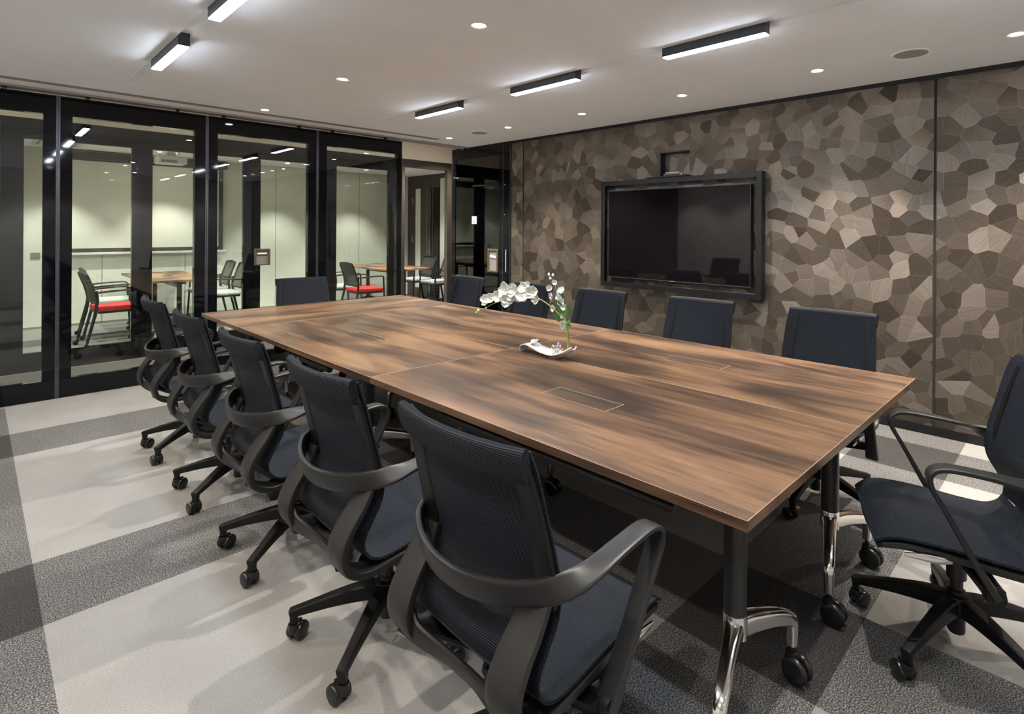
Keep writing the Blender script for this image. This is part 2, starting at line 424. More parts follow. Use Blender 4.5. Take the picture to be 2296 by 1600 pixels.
P = [(-.60,.487,-.5,.397,(.17,)),(.489,1.567,.578,1.467,(.68,1.33)),(1.569,2.638,1.66,2.541,(1.72,2.45)),(2.640,3.696,2.744,3.628,(2.82,3.48))]
for i,(a,b,c,d,h) in enumerate(P):
    w = glass_panel('window_%d' % (i+1), a, b, c, d, .018, 2.52, .17, 2.362, GY, .035, M['glass'], h)
    w['label'] = ['sliding glass panel cut by left edge of the view','sliding glass panel in front of the red seated guest chair','sliding glass panel behind the far end of the table','last sliding glass panel before the open doorway'][i]
m = MB(); m.box(LX, -.6, GY-.035, GY+.035, 0, CZ); struct(m.build('wall_back', M['black_glass'], smooth=0))
# inner partition of the corridor
IP = [(-.93,.179,-.84,.09),(.181,1.289,.345,1.199),(1.291,2.403,1.384,2.311),(2.405,3.398,2.506,3.30),(3.40,4.398,3.487,4.29)]
IP[0] = (LX,.179,-.8,.09)
for i,(a,b,c,d) in enumerate(IP):
    w = glass_panel('window_%d' % (i+5), a, b, c, d, 0, 2.5, .19, 2.30, IY, .03, M['glass2'], edge=False)
    w['label'] = 'inner glass panel across the corridor'
m = MB(); m.box(4.40,4.55,IY-.04,IY+.04,0,2.5); m.box(5.33,RX,IY-.04,IY+.04,0,2.5); m.box(4.55,5.33,IY-.04,IY+.04,2.38,2.5)
struct(m.build('door_1', M['door_wood'], smooth=0), 'dark frame of the open doorway across the corridor')
m = MB(); m.box(LX, RX, IY-.05, IY+.05, 2.5, 2.80); struct(m.build('trim_8', M['cream'], smooth=0), 'cream strip over the inner glass')
m = MB(); m.box(LX-.15, LX, GY, IY+.05, 0, 2.80); struct(m.build('wall_corridor_left', M['brown_wall'], smooth=0))
# flush handle box on the inner partition
def handle_box(panel, at, hw, hh, sw, ax):
    h = MB()
    for u0,u1,v0,v1 in ((-hw,-hw+sw,-hh,hh),(hw-sw,hw,-hh,hh),(-hw+sw,hw-sw,-hh,-hh+sw),(-hw+sw,hw-sw,hh-sw,hh)):
        if ax == 'y': h.box(at[0]+u0,at[0]+u1,at[1]-.02,at[1],at[2]+v0,at[2]+v1)
        else: h.box(at[0]-.02,at[0],at[1]+u0,at[1]+u1,at[2]+v0,at[2]+v1)
    o = h.build('handle_box', M['bronze'], panel, .002)
    h = MB()
    if ax == 'y': h.box(at[0]-hw+sw,at[0]+hw-sw,at[1]-.004,at[1],at[2]-hh+sw,at[2]+hh-sw)
    else: h.box(at[0]-.004,at[0],at[1]-hw+sw,at[1]+hw-sw,at[2]-hh+sw,at[2]+hh-sw)
    h.build('recess', M['grey_plastic'], o)
    h = MB()
    if ax == 'y': h.obox((at[0],at[1]-.012,at[2]+.045),(.11,.004,.02))
    else: h.obox((at[0]-.012,at[1],at[2]+.05),(.004,.11,.028), Matrix.Rotation(R(8),3,'X'))
    h.build('paper_tag', M['paper'], o)
handle_box(bpy.data.objects['window_8'], (2.525, IY-.031, 1.07), .095, .105, .02, 'y')
# glazed side panel continuing the screen wall
m = MB()
m.box(WX-.01, WX+.05, 5.262, 5.40, 0, CZ); m.box(WX-.01, WX+.05, 6.42, 6.50, 0, CZ)
m.box(WX-.01, WX+.05, 5.40, 6.42, 0, .17); m.box(WX-.01, WX+.05, 5.40, 6.42, 2.40, CZ); m.box(WX-.01, WX+.05, 5.40, 5.48, .17, 2.40)
w = struct(m.build('window_10', M['black_glass'], smooth=0), 'dark glazed panel beside the mosaic wall')
m = MB(); m.box(WX-.002, WX+.006, 5.48, 6.42, .17, 2.40); m.build('pane', M['smoke_glass'], w, smooth=0)
m = MB()
for y in (5.40, 5.262): m.box(WX-.013, WX-.009, y-.004, y+.004, 0, CZ)
m.box(WX-.013, WX-.009, 6.492, 6.50, 0, CZ); m.build('edge_profile', M['alu'], w, smooth=0)
m = MB(); m.box(WX-.016, WX-.009, 5.33, 5.345, .90, 1.18); m.build('pull_bar', M['silver'], w, smooth=0)
m = MB(); m.box(WX-.014, WX-.009, 5.36, 5.372, 2.0, 2.012); m.box(WX-.014, WX-.009, 5.36, 5.372, 1.62, 1.632); m.build('screw', M['silver'], w, smooth=0)
handle_box(w, (WX-.0105, 5.58, 1.03), .10, .15, .022, 'x')
m = MB(); m.box(WX-.008, WX-.002, 5.945, 6.045, 1.505, 1.61)
o = m.build('wall_switch', M['white_plastic'], None, .002); tag(o, 'small pale switch plate on the dark glazed side panel', 'switch')
m = MB(); m.box(-.003,-.001,5.985,6.005,1.53,1.55); q = m.build('button', M['grey_plastic'], o); q.location.x = WX-.0075
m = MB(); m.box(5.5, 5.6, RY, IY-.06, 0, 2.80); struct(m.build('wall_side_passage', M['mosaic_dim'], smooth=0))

# room across the corridor
m = MB(); m.box(.2, RX, BY, BY+.1, 0, CZ); wb = struct(m.build('wall_far', M['white_wall'], smooth=0), 'pale panelled wall at the back of the far room')
m = MB()
for x in (.54+.8, 2.4, 3.8, 5.4): m.box(x-.004, x+.004, BY-.003, BY, 0, CZ)
m.box(.34, RX, BY-.006, BY, 0, .03); m.build('joint', M['grey_plastic'], wb, smooth=0)
m = MB(); m.box(LX, .335, IY+.06, BY+.1, 0, CZ) ; struct(m.build('wall_far_left', M['white_wall'], smooth=0))
m = MB(); m.box(RX, RX+.1, GY, BY+.1, 0, CZ); struct(m.build('wall_far_right', M['door_wood'], smooth=0), 'dark timber wall with doors, far room')
m = MB(); m.box(WX+.125, 5.5, 5.19, 5.25, 0, CZ); struct(m.build('wall_passage_end', M['black_glass'], smooth=0))
for i,(y0,y1,mm) in enumerate(((10.12,10.30,'lit_pane'),(9.85,9.88,'bronze'),(9.23,9.40,'lit_pane'),(9.45,9.66,'black_glass'),(9.72,9.82,'smoke_glass'))):
    m = MB(); m.box(RX-.012, RX-.002, y0, y1, .05 if i else .2, 2.28 if i != 2 else 2.45)
    struct(m.build('window_%d' % (11+i), M[mm], smooth=0), 'narrow upright pane in the dark timber wall')
m = MB()
for z in (1.95, 1.15): m.box(RX-.02, RX-.002, 10.41, 10.425, z, z+.14)
o = m.build('door_hinge', M['silver'], None); struct(o)

# ------------------------------------------------------------------ ceiling fittings
def linear_light(x, y0, y1, label, group):
    t = thing('linear_light', label, 'ceiling light', (x, y0, 0), group=group)
    L = y1-y0; h = .03
    m = MB(); m.box(-h, h, 0, L, 2.503, CZ+.022); m.box(-h,-h+.003,0,L,2.499,2.503); m.box(h-.003,h,0,L,2.499,2.503); m.box(-h+.003,h-.003,0,.003,2.499,2.503); m.box(-h+.003,h-.003,L-.003,L,2.499,2.503)
    m.build('housing', M['lamp_body'], t, smooth=0)
    m = MB(); m.box(-h+.003, h-.003, .003, L-.003, 2.4945, 2.5025); m.build('diffuser', M['led'], t, smooth=0)
ll = [(2.95,1.245,1.885,'linear ceiling light nearest the right edge, in the groove on the screen wall side'),
      (2.95,2.595,3.28,'middle linear ceiling light in the groove on the screen wall side'),
      (2.95,3.96,4.64,'farthest linear ceiling light in the groove on the screen wall side'),
      (.85,3.815,4.525,'linear ceiling light in the left groove, nearest the glass wall'),
      (.85,2.50,3.225,'linear ceiling light cut by the top edge, in the left groove'),
      (.85,1.2,1.9,'linear ceiling light in the left groove, third from the glass wall'),
      (2.95,-.1,.55,'linear ceiling light in the right groove before the near table end'),
      (.85,-.1,.55,'linear ceiling light in the left groove, fourth from the glass wall')]
for x,a,b,l in ll: linear_light(x, a, b, l, 'linear lights in the ceiling grooves')

def downlight(x, y, label, group, power, col=(1,.88,.74), size=104, lens='lens', cz=CZ, r=.045, blend=.55):
    t = thing('downlight', label, 'downlight', (x, y, cz), group=group)
    m = MB(); m.lathe([(r*.72,-.001),(r*1.0,-.004),(r*1.05,-.002),(r*1.05,.001),(r*.72,.001)], 24); m.build('ring', M['fixture_ring'], t)
    m = MB(); m.lathe([(0.002,-.0025),(r*.7,-.0025),(r*.7,.0),(0.002,.0)], 20); m.build('lens', M[lens], t)
    ld = bpy.data.lights.new('downlight_lamp','SPOT'); ld.energy = power; ld.color = col; ld.spot_size = R(size); ld.spot_blend = blend
    ld.shadow_soft_size = .022
    lo = bpy.data.objects.new('downlight_lamp', ld); COL.objects.link(lo); lo.location = (x, y, cz-.03)
    return t
SP = 34
ord_ = ['first','second','third','fourth','fifth','sixth']
for i,y in enumerate((5.666,4.582,3.513,2.421,1.358,.289,-.78)):
    lab = ['recessed downlight beside the far round speaker, nearest the doorway','recessed downlight between the far speaker and the mosaic wall','recessed downlight above the chair row, third along the mosaic wall from the doorway',
           'recessed downlight in front of the screen, along the mosaic wall','recessed downlight between the screen and the near round speaker','recessed downlight cut by the right edge of the view','recessed downlight along the mosaic wall outside the view'][i]
    downlight(4.05, y, lab, 'downlights along the mosaic wall', 84, size=92, blend=.8)
for i,y in enumerate((5.62,4.024,2.406,.44)):
    lab = ['recessed downlight nearest the glass wall, over the table end','recessed downlight over the table, second from the glass wall','brightest recessed downlight, top centre over the table','recessed downlight over the near table end'][i]
    downlight(1.91, y, lab, 'downlights over the table', 46, col=(1,.92,.80), size=95)
for i,y in enumerate((5.666,4.582,3.513,2.421,1.358,.289)):
    downlight(-.25, y, 'recessed downlight along the left wall, ' + ord_[i] + ' from the glass wall', 'downlights along the left wall', 22)

for i,x in enumerate((-.3,1.0,2.3,3.6)):
    downlight(x, -1.8, 'added unseen lamp washing the rear wall for bounce light, ' + ord_[i] + ' from the left', 'added lamps at the unseen rear wall', 20, col=(1,.95,.88))  # lamps added out of view; bounce off the wall brightens the ceiling
def ceiling_speaker(x, y, label):
    t = thing('ceiling_speaker', label, 'speaker', (x, y, CZ), group='round ceiling speakers')
    m = MB(); m.lathe([(.092,-.003),(.108,-.006),(.112,-.001),(.112,.001),(.092,.001)], 40); m.build('rim', M['ceiling'], t)
    m = MB(); m.lathe([(.002,-.004),(.05,-.004),(.093,-.003),(.093,.0),(.002,.0)], 40); m.build('grille', M['speaker'], t)
ceiling_speaker(4.06, .80, 'large round ceiling speaker near the right edge of the view')
ceiling_speaker(4.06, 5.09, 'small looking round ceiling speaker near the doorway')
t = thing('air_diffuser', 'long grey slot air diffuser in the ceiling before the glass wall', 'air vent', (0,0,0))
m = MB(); m.box(LX+.002, 4.018, 5.801, 5.899, CZ+.012, CZ+.06); m.build('plenum', M['speaker'], t, smooth=0)
m = MB()
for y in (5.801,5.834,5.868,5.895): m.box(LX+.002, 4.018, y, y+.004, CZ-.001, CZ+.03)
m.build('fin', M['track'], t, smooth=0)

# far room fittings
fl = [(.95,8.1),(2.4,8.1),(4.0,8.1),(5.5,8.1),(.75,9.95),(2.1,9.95),(3.75,9.95),(5.2,9.95)]
nm = ['by the corridor, left bay','by the corridor, behind the projector','by the corridor, right bay','by the corridor, near the dark timber wall','over the screen, left end','over the screen, right end','on the blank wall','beside the dark timber wall']
for (x,y),l in zip(fl, nm):
    downlight(x, y, 'far room downlight ' + l, 'downlights in the far room', 58 if y < 9 else 44, col=(1,.97,.9), size=130 if y < 9 else 84, lens='lens2')
for x,l in ((.0,'left'),(1.6,'centre'),(3.2,'right'),(4.3,'doorway'),(5.15,'added to brighten the passage behind the dark glazed panel')):
    downlight(x, 6.85, 'corridor downlight between the two glass walls, ' + l, 'downlights in the corridor', 44, col=(1,.90,.74), size=130, cz=2.80)  # the last lamp is added to brighten the passage behind the smoked glass

t = thing('projection_screen', 'white pull-down projection screen with black borders on the far wall', 'projection screen', (0,0,0))
m = MB(); m.box(.80, 2.93, BY-.07, BY-.062, 1.06, 2.44); m.build('black_border', M['void'], t, smooth=0)
m = MB(); m.box(.88, 2.86, BY-.074, BY-.0705, 1.12, 2.40); m.build('fabric', M['screen'], t, smooth=0)
m = MB(); m.box(.74, 2.985, BY-.09, BY-.05, 1.025, 1.06); m.build('weight_bar', M['white_plastic'], t, .004)
m = MB(); m.box(.74, 2.985, BY-.12, BY-.006, 2.42, 2.53); m.build('casing', M['void'], t, .006)
t = thing('projector', 'white projector hanging from the far room ceiling', 'projector', (1.86, 9.0, 2.34))
m = MB(); m.box(-.17,.17,-.13,.13,-.05,.06); m.build('body', M['white_plastic'], t, .02)
m = MB(); m.box(-.13,.05,-.134,-.128,-.035,.0); m.build('port_panel', M['grey_plastic'], t)
m = MB(); m.box(-.05,.05,-.05,.05,.06,.11); m.tube([(0,0,.11),(0,0,.213)],.02); m.build('mount', M['white_plastic'], t)
m = MB(); m.tube(spline([(.06,-.1,.05),(.08,-.12,.1),(.06,-.06,.17),(.03,0,.213)],12),.005,6); m.build('cable', M['white_plastic'], t)
m = MB(); m.lathe([(.002,0),(.03,0),(.03,.02),(.002,.02)],16,(.09,.128,.0),Matrix.Rotation(R(-90),3,'X')); m.build('lens', M['void'], t)
t = thing('ceiling_vent', 'slatted white air vent on the far room ceiling, left', 'air vent', (.72,9.9,CZ))
m = MB(); m.box(-.18,.30,-.3,.3,-.012,0); m.build('frame', M['white_plastic'], t, .003)
for k in range(7):
    m = MB(); m.box(-.14+k*.06,-.115+k*.06,-.26,.26,-.016,-.0121); m.build('slat', M['grey_plastic'], t, smooth=0)
m = MB(); m.box(.56,.66,BY-.014,BY-.004,.99,1.07); o = m.build('wall_switch', M['grey_plastic'], None, .002); tag(o, 'grey switch plate low on the far wall, left bay', 'switch')

# ------------------------------------------------------------------ screen on the mosaic wall
t = thing('television', 'large black wall television inside a black frame', 'television', (WX, 2.865, 1.40))
m = MB(); m.box(-.072,-.030,-.776,.778,-.452,.448); m.build('bezel', M['black_metal'], t, .004)
m = MB(); m.box(-.0735,-.072,-.764,.766,-.440,.438); m.build('screen', M['tv'], t, smooth=0)
m = MB(); m.box(-.0745,-.070,-.777,.779,-.453,-.447); m.box(-.0745,-.070,-.777,.779,.444,.4495); m.build('rim', M['alu'], t, smooth=0)
m = MB(); m.box(-.030,-.0005,-.3,.3,-.2,.2); m.build('wall_bracket', M['black_metal'], t)
m = MB(); m.box(-.0755,-.0742,-.03,.03,-.4525,-.4485); m.build('badge', M['silver'], t)
t = thing('display_housing', 'black box frame on the mosaic wall around the television', 'frame', (WX, 0, 0))
m = MB()
y0,y1,z0,z1 = 1.992,3.737,.847,1.948; d=-.075
m.box(d,-.0005,y0,y0+.012,z0,z1); m.box(d,-.0005,y1-.012,y1,z0,z1); m.box(d,-.0005,y0+.012,y1-.012,z0,z0+.012); m.box(d,-.0005,y0+.012,y1-.012,z1-.012,z1)
m.build('surround', M['black_metal'], t, smooth=0)
m = MB()
for a,b,c,e in ((y0,y0+.05,z0,z1),(y1-.05,y1,z0,z1),(y0+.05,y1-.05,z0,z0+.05),(y0+.05,y1-.05,z1-.05,z1)): m.box(d-.006,d,a,b,c,e)
m.build('face', M['black_metal'], t, .0015)
m = MB(); m.box(d-.02, -.0005, 2.70, 3.16, z1+.001, z1+.012); o = m.build('equipment_shelf', M['black_metal'], None, .002); o.location.x = WX
tag(o, 'thin black shelf on top of the television frame', 'shelf')
t = thing('set_top_device', 'flat silver conference device on the shelf over the television', 'device', (WX-.02, 2.87, z1+.0125))
m = MB(); m.box(-.05,.06,-.10,.10,0,.022); m.build('case', M['silver'], t, .006)
m = MB(); m.box(-.055,.0,-.07,.08,.022,.036); m.build('lid', M['silver'], t, .005)
m = MB(); m.box(-.0515,-.049,-.09,.09,.006,.016); m.build('front_panel', M['void'], t)

# ------------------------------------------------------------------ conference tables
TZ = .708; TB = .678
def t_leg(parent, x, y, vy=-.075):
    """column with two cast feet spreading along x, casters under the ends"""
    m = MB(); m.lathe([(.034,.285),(.034,TB-.012),(.045,TB-.012),(.045,TB-.002)],24,(x,y,0)); leg = m.build('leg', M['black_tube'], parent)
    m = MB(); m.box(x-.05,x+.05,y-.12,y+.12,TB-.012,TB-.0005); m.build('mounting_plate', M['black_tube'], leg)
    for s in (-1,1):
        m = MB()
        def fp(t, z, a, b): return (x+s*t, y+vy*t/.247, z, s*-vy/.247, 1, 0, a, b)
        m.ribbon([fp(.0,.258,.030,.032),fp(.06,.250,.026,.032),fp(.13,.236,.023,.028),fp(.20,.216,.021,.024),fp(.238,.196,.019,.020),fp(.246,.165,.018,.016),fp(.247,.112,.016,.016)],30,16,.55)
        f = m.build('foot', M['chrome'], leg)
        caster(f, x+s*.247, y+vy, .112, .042, R(90) if s < 0 else R(80))
    m = MB(); m.lathe([(.0355,.232),(.0355,.298),(.0345,.302)],24,(x,y,0)); m.build('collar', M['chrome'], leg)
def caster(parent, x, y, ztop, r, ang, name='caster'):
    """twin-wheel caster; hood and wheels in one black mesh"""
    c = MB(); RM = Matrix.Rotation(ang,3,'Z'); off = RM @ Vector((-.018,0,0))
    for s in (-1,1):
        W = RM @ Matrix.Rotation(R(90),3,'X')
        pos = Vector((x,y,r+.0005)) + off + RM @ Vector((0,s*.0165,0))
        c.lathe([(.004,-.0115),(r*.72,-.0115),(r*.93,-.009),(r,-.005),(r,.005),(r*.93,.009),(r*.72,.0115),(.004,.0115)],22,pos,W)
    c.tube([(x,y,ztop),(x,y,r*1.2)],.009,10)
    hp = Vector((x,y,0))+off
    c.lathe([(.010,r*2.15),(.019,r*2.1),(.022,r*1.6),(.012,r*.9)],14,(x,y,0))
    c.obox(hp+Vector((0,0,r*1.25)),(r*1.15,.009,r*1.5),RM)
    return c.build(name, M['rubber'], parent, smooth=40)
def conf_table(x0, x1, y0, y1, mat, label, legs, hatch, axis='Y'):
    t = thing('conference_table', label, 'table', ((x0+x1)/2, (y0+y1)/2, 0), group='tables pushed together into one conference table')
    cx, cy = (x0+x1)/2, (y0+y1)/2
    m = MB(); m.box(x0-cx+.0012,x1-cx-.0012,y0-cy+.0012,y1-cy-.0012,TB,TZ); top = m.build('tabletop', mat, t, .0012, smooth=0)
    # pale edge line of the laminate
    e = MB(); q=.0024
    a,b,c,d = x0-cx+.0011,x1-cx-.0011,y0-cy+.0011,y1-cy-.0011
    e.box(a,b,c,c+q,TZ-.0004,TZ+.0003); e.box(a,b,d-q,d,TZ-.0004,TZ+.0003); e.box(a,a+q,c+q,d-q,TZ-.0004,TZ+.0003); e.box(b-q,b,c+q,d-q,TZ-.0004,TZ+.0003)
    e.build('edge_banding', M['wood_edge'], top, smooth=0)
    hx0,hx1,hy0,hy1,slot = hatch; hx0-=cx; hx1-=cx; hy0-=cy; hy1-=cy
    h = MB(); h.box(hx0,hx1,hy0,hy1,TZ+.0002,TZ+.0012); lid = h.build('cable_hatch', mat, t, smooth=0)
    f = MB(); w=.0028
    f.box(hx0-w,hx1+w,hy0-w,hy0,TZ,TZ+.0015); f.box(hx0-w,hx1+w,hy1,hy1+w,TZ,TZ+.0015); f.box(hx0-w,hx0,hy0,hy1,TZ,TZ+.0015); f.box(hx1,hx1+w,hy0,hy1,TZ,TZ+.0015)
    f.build('hatch_frame', M['wood_edge'], lid, smooth=0)
    s = MB()
    if slot == 'x+': s.box(hx1-.026,hx1,hy0,hy1,TZ+.0011,TZ+.0014)
    elif slot == 'x-': s.box(hx0,hx0+.014,hy0,hy1,TZ+.0011,TZ+.0014)
    else: s.box(hx0,hx1,hy0,hy0+.012,TZ+.0011,TZ+.0014)
    s.build('cable_slot', M['void'], lid, smooth=0)
    for k,(lx,ly) in enumerate(legs): t_leg(t, lx-cx, ly-cy, -.075 if (k == 0 or axis == 'X') else .075)
    b = MB()
    if axis == 'Y':
        ys = [q[1]-cy for q in legs]; lx = legs[0][0]-cx
        b.box(lx-.03,lx+.03,min(ys),max(ys),TB-.055,TB-.012); b.tube([(lx-.19,min(ys)+.09,TB-.034),(lx-.19,max(ys)-.05,TB-.034)],.018,12)
    else:
        xs = [q[0]-cx for q in legs]; ly = legs[0][1]-cy
        b.box(min(xs),max(xs),ly-.03,ly+.03,TB-.055,TB-.012)
    b.build('under_beam', M['black_tube'], t)
    return t
X0, XM, X1 = 1.352, 2.303, 3.254; Y0, YM, Y2, Y3 = .612, 2.542, 4.472, 5.449
conf_table(X0,XM,Y0,YM,M['wood'],'walnut table at the near end, left half, with its corner closest to the viewer',[(1.583,.755),(1.583,2.03)],(1.762,1.884,1.397,1.757,'x+'))
conf_table(XM,X1,Y0,YM,M['wood2'],'walnut table at the near end, right half, by the chair turned away',[(2.433,.755),(2.433,2.03)],(2.714,2.836,1.39,1.744,'x-'))
conf_table(X0,XM,YM,Y2,M['wood3'],'walnut table in the middle, left half, with a narrow dark cable slot',[(1.583,2.98),(1.583,3.73)],(1.765,1.892,3.33,3.69,'x+'))
conf_table(XM,X1,YM,Y2,M['wood4'],'walnut table in the middle, right half, beyond the orchid',[(2.433,2.98),(2.433,3.73)],(2.718,2.834,3.30,3.68,'x-'))
conf_table(X0,X1,Y2,Y3,M['woodx'],'walnut table set crosswise at the far end',[(1.52,4.75),(3.08,4.75)],(2.19,2.54,4.83,4.95,'y'),'X')

# ------------------------------------------------------------------ swivel chairs
HB = .245
def sling_rows(prof, nu=17, nv=60, dish=.035, seatdip=.0):
    """prof: (x, z, halfwidth, dish)"""
    q = spline(prof, nv); rows = []; uvs = []; s = 0
    for i,(x,z,h,dd) in enumerate(q):
        if i: s += math.hypot(x-q[i-1][0], z-q[i-1][1])
        row = []; ur = []
        a = q[max(i-1,0)]; b = q[min(i+1,nv-1)]
        tx,tz = b[0]-a[0], b[1]-a[1]; L = math.hypot(tx,tz) or 1
        nx,nz = -tz/L, tx/L           # normal in the side plane
        for j in range(nu):
            u = -1+2*j/(nu-1)
            k = dd*(1-u*u)
            row.append(Vector((x+nx*k, u*h, z+nz*k))); ur.append((u*h, s))
        rows.append(row); uvs.append(ur)
    return rows, uvs

def make_chair():
    root = thing('swivel_chair', '', 'chair')
    # backrest mesh: from the top edge down to the bend
    prof = [(-.232,.978,.228,-.034),(-.214,.92,.236,-.035),(-.190,.82,.243,-.034),(-.168,.73,.247,-.032),(-.155,.66,.247,-.03),(-.162,.60,.245,-.028),(-.190,.545,.242,-.022),(-.212,.50,.240,-.016),(-.210,.462,.238,-.010)]
    m = MB(); r,u = sling_rows(prof, nv=64); m.sheet(r, .005, u); m.build('backrest', M['mesh'], root, smooth=60)
    prof = [(-.2095,.461,.238,-.010),(-.190,.436,.237,-.008),(-.150,.420,.236,-.008),(-.08,.424,.236,-.010),(.02,.438,.237,-.012),(.12,.449,.237,-.010),(.20,.452,.234,-.006),(.25,.442,.226,-.003),(.285,.418,.215,0)]
    m = MB(); r,u = sling_rows(prof, nv=56); m.sheet(r, .008, u); m.build('seat', M['mesh'], root, smooth=60)
    # folded-over roll along the top edge
    ctrl = []
    for k in range(9):
        y = -.232+.464*k/8; d = .034*(1-(y/.232)**2)
        ctrl.append((-.246-d, y, .950, -.26, 0, 1, .041, .0165))
    m = MB(); m.ribbon(ctrl, 33, 18, .75)
    for i in range(len(m.v)): m.uv[i] = (m.v[i][1], m.v[i][2])
    m.build('headrest_roll', M['mesh_back'], root, smooth=60)
    # uprights behind the mesh
    for s in (-1,1):
        m = MB()
        m.ribbon([(-.240,s*.200,.955,0,1,0,.027,.007),(-.216,s*.209,.87,0,1,0,.029,.007),(-.191,s*.214,.77,0,1,0,.030,.007),(-.173,s*.216,.69,0,1,0,.031,.007),(-.174,s*.216,.63,0,1,0,.032,.008)],24,14,.4)
        m.build('upright', M['plastic_dark'], root)
        m = MB()
        m.ribbon([(-.180,s*.208,.66,0,1,0,.039,.009),(-.212,s*.204,.60,0,1,0,.044,.011),(-.254,s*.201,.54,0,1,0,.047,.013),(-.278,s*.199,.48,0,1,0,.049,.014),(-.262,s*.199,.42,0,1,0,.048,.014),(-.20,s*.203,.388,0,1,0,.040,.014),(-.11,s*.209,.392,0,1,0,.028,.013),(0,s*.214,.405,0,1,0,.021,.013),(.11,s*.216,.42,0,1,0,.018,.013),(.20,s*.214,.425,0,1,0,.016,.012),(.262,s*.205,.413,0,1,0,.014,.010)],50,14,.45)
        m.build('seat_rail', M['plastic'], root)
        m = MB(); m.ribbon([(.075,s*.232,.405,0,0,1,.007,.004),(.11,s*.240,.408,0,0,1,.013,.005),(.16,s*.242,.410,0,0,1,.011,.005),(.205,s*.240,.408,0,0,1,.006,.004)],16,12,.7)
        m.build('adjusting_lever', M['chrome'], root)
    m = MB()
    m.ribbon([(-.270,-.185,.452,.15,0,1,.040,.009),(-.262,-.14,.430,-.2,0,1,.036,.009),(-.245,-.06,.418,-.4,0,1,.034,.009),(-.242,0,.416,-.4,0,1,.034,.009),(-.245,.06,.418,-.4,0,1,.034,.009),(-.262,.14,.430,-.2,0,1,.036,.009),(-.270,.185,.452,.15,0,1,.040,.009)],30,12,.5)
    m.build('seat_frame', M['plastic_dark'], root)
    m = MB(); m.ribbon([(.262,-.20,.405,1,0,-.5,.016,.008),(.268,0,.405,1,0,-.5,.018,.008),(.262,.20,.405,1,0,-.5,.016,.008)],16,10,.5)
    m.build('front_lip', M['plastic_dark'], root)
    # one-piece arm band: both arms and the loop round the back
    right = [(-.025,-.268,.345,0,1,0,.030,.013),(.035,-.276,.45,0,1,0,.026,.010),(.105,-.282,.58,0,1,0,.025,.008),(.146,-.284,.655,0,1,0,.026,.008),(.146,-.285,.697,0,1,0,.027,.008),(.105,-.285,.716,0,1,0,.027,.008),
             (0,-.284,.708,0,1,.03,.027,.008),(-.09,-.28,.693,0,1,.25,.027,.008),(-.155,-.262,.680,-.15,.75,.85,.028,.0085),(-.205,-.222,.670,-.2,.1,1,.030,.009),(-.245,-.15,.658,-.22,0,1,.031,.009),(-.268,-.07,.650,-.22,0,1,.031,.009)]
    left = [(x,-y,z,-a if False else -a*0+a,-b,c,h,t) for (x,y,z,a,b,c,h,t) in right[::-1]]
    # mirror the width direction so that it stays continuous along the band
    right2 = right; left2 = [(x,y,z,a,b,c,h,t) for (x,y,z,a,b,c,h,t) in left]
    ctrl = right2 + [(-.274,0,.648,-.22,0,1,.031,.009)] + left2
    m = MB(); m.ribbon(ctrl, 150, 16, .45); m.build('arm_band', M['plastic'], root)
    # tilt mechanism and arms carriers
    m = MB()
    m.ribbon([(-.10,0,.352,0,1,0,.050,.030),(-.03,0,.345,0,1,0,.062,.038),(.06,0,.352,0,1,0,.060,.034),(.16,0,.385,0,1,0,.075,.018),(.24,0,.402,0,1,0,.12,.009)],20,14,.5)
    for s in (-1,1):
        m.ribbon([(-.02,s*.04,.338,1,0,0,.040,.018),(-.03,s*.14,.330,1,0,0,.032,.016),(-.03,s*.22,.338,1,0,0,.030,.016),(-.026,s*.262,.346,1,0,0,.030,.020)],16,12,.5)
        m.ribbon([(-.06,s*.05,.350,1,0,0,.035,.014),(-.13,s*.13,.372,1,0,0,.040,.012),(-.17,s*.20,.386,1,0,0,.045,.010)],12,12,.5)
        m.lathe([(.003,-.012),(.026,-.012),(.028,-.006),(.028,.012),(.003,.012)],18,(-.025,s*.272,.345),Matrix.Rotation(R(90),3,'X'))
    m.build('tilt_mechanism', M['plastic_dark'], root)
    m = MB(); m.lathe([(.024,.055),(.027,.06),(.027,.20),(.020,.205),(.020,.24),(.030,.242),(.030,.33),(.003,.33)],20); m.build('gas_column', M['black_tube'], root)
    m = MB(); m.lathe([(.028,.115),(.046,.125),(.048,.165),(.040,.186),(.028,.19)],24); hub = m.build('base_hub', M['plastic_dark'], root)
    leg_me = None; cas_me = None
    for k in range(5):
        a = R(72*k)
        if leg_me is None:
            m = MB()
            m.ribbon([(.035,0,.153,0,1,0,.026,.030),(.09,0,.150,0,1,0,.024,.028),(.18,0,.134,0,1,0,.020,.022),(.26,0,.115,0,1,0,.017,.017),(.305,0,.104,0,1,0,.016,.015),(.325,0,.0985,0,1,0,.0155,.014)],26,12,.42)
            m.ribbon([(.312,0,.106,0,1,0,.0155,.013),(.313,0,.09,0,1,0,.015,.0125),(.313,0,.068,0,1,0,.014,.012)],8,12,.42)
            leg = m.build('base_leg', M['plastic_dark'], root); leg_me = leg.data
            cas = caster(leg, .313, 0, .075, .030, R(65)); cas_me = cas.data
        else:
            leg = bpy.data.objects.new('base_leg', leg_me); COL.objects.link(leg); leg.parent = root
            cas = bpy.data.objects.new('caster', cas_me); COL.objects.link(cas); cas.parent = leg
        leg.rotation_euler = (0,0,a)
    return root
BASE = ('base_leg','base_hub','gas_column')
def set_chair(o, x, y, rz, label, group, dz=0, darm=0, base=0):
    o.location = (x,y,0); o.rotation_euler = (0,0,rz); o['label'] = label; o['group'] = group
    for c in o.children:
        n = c.name.split('.')[0]
        if n not in BASE: c.location.z = dz + (darm if n == 'arm_band' else 0)
        if n == 'base_leg': c.rotation_euler.z += base
proto = make_chair()
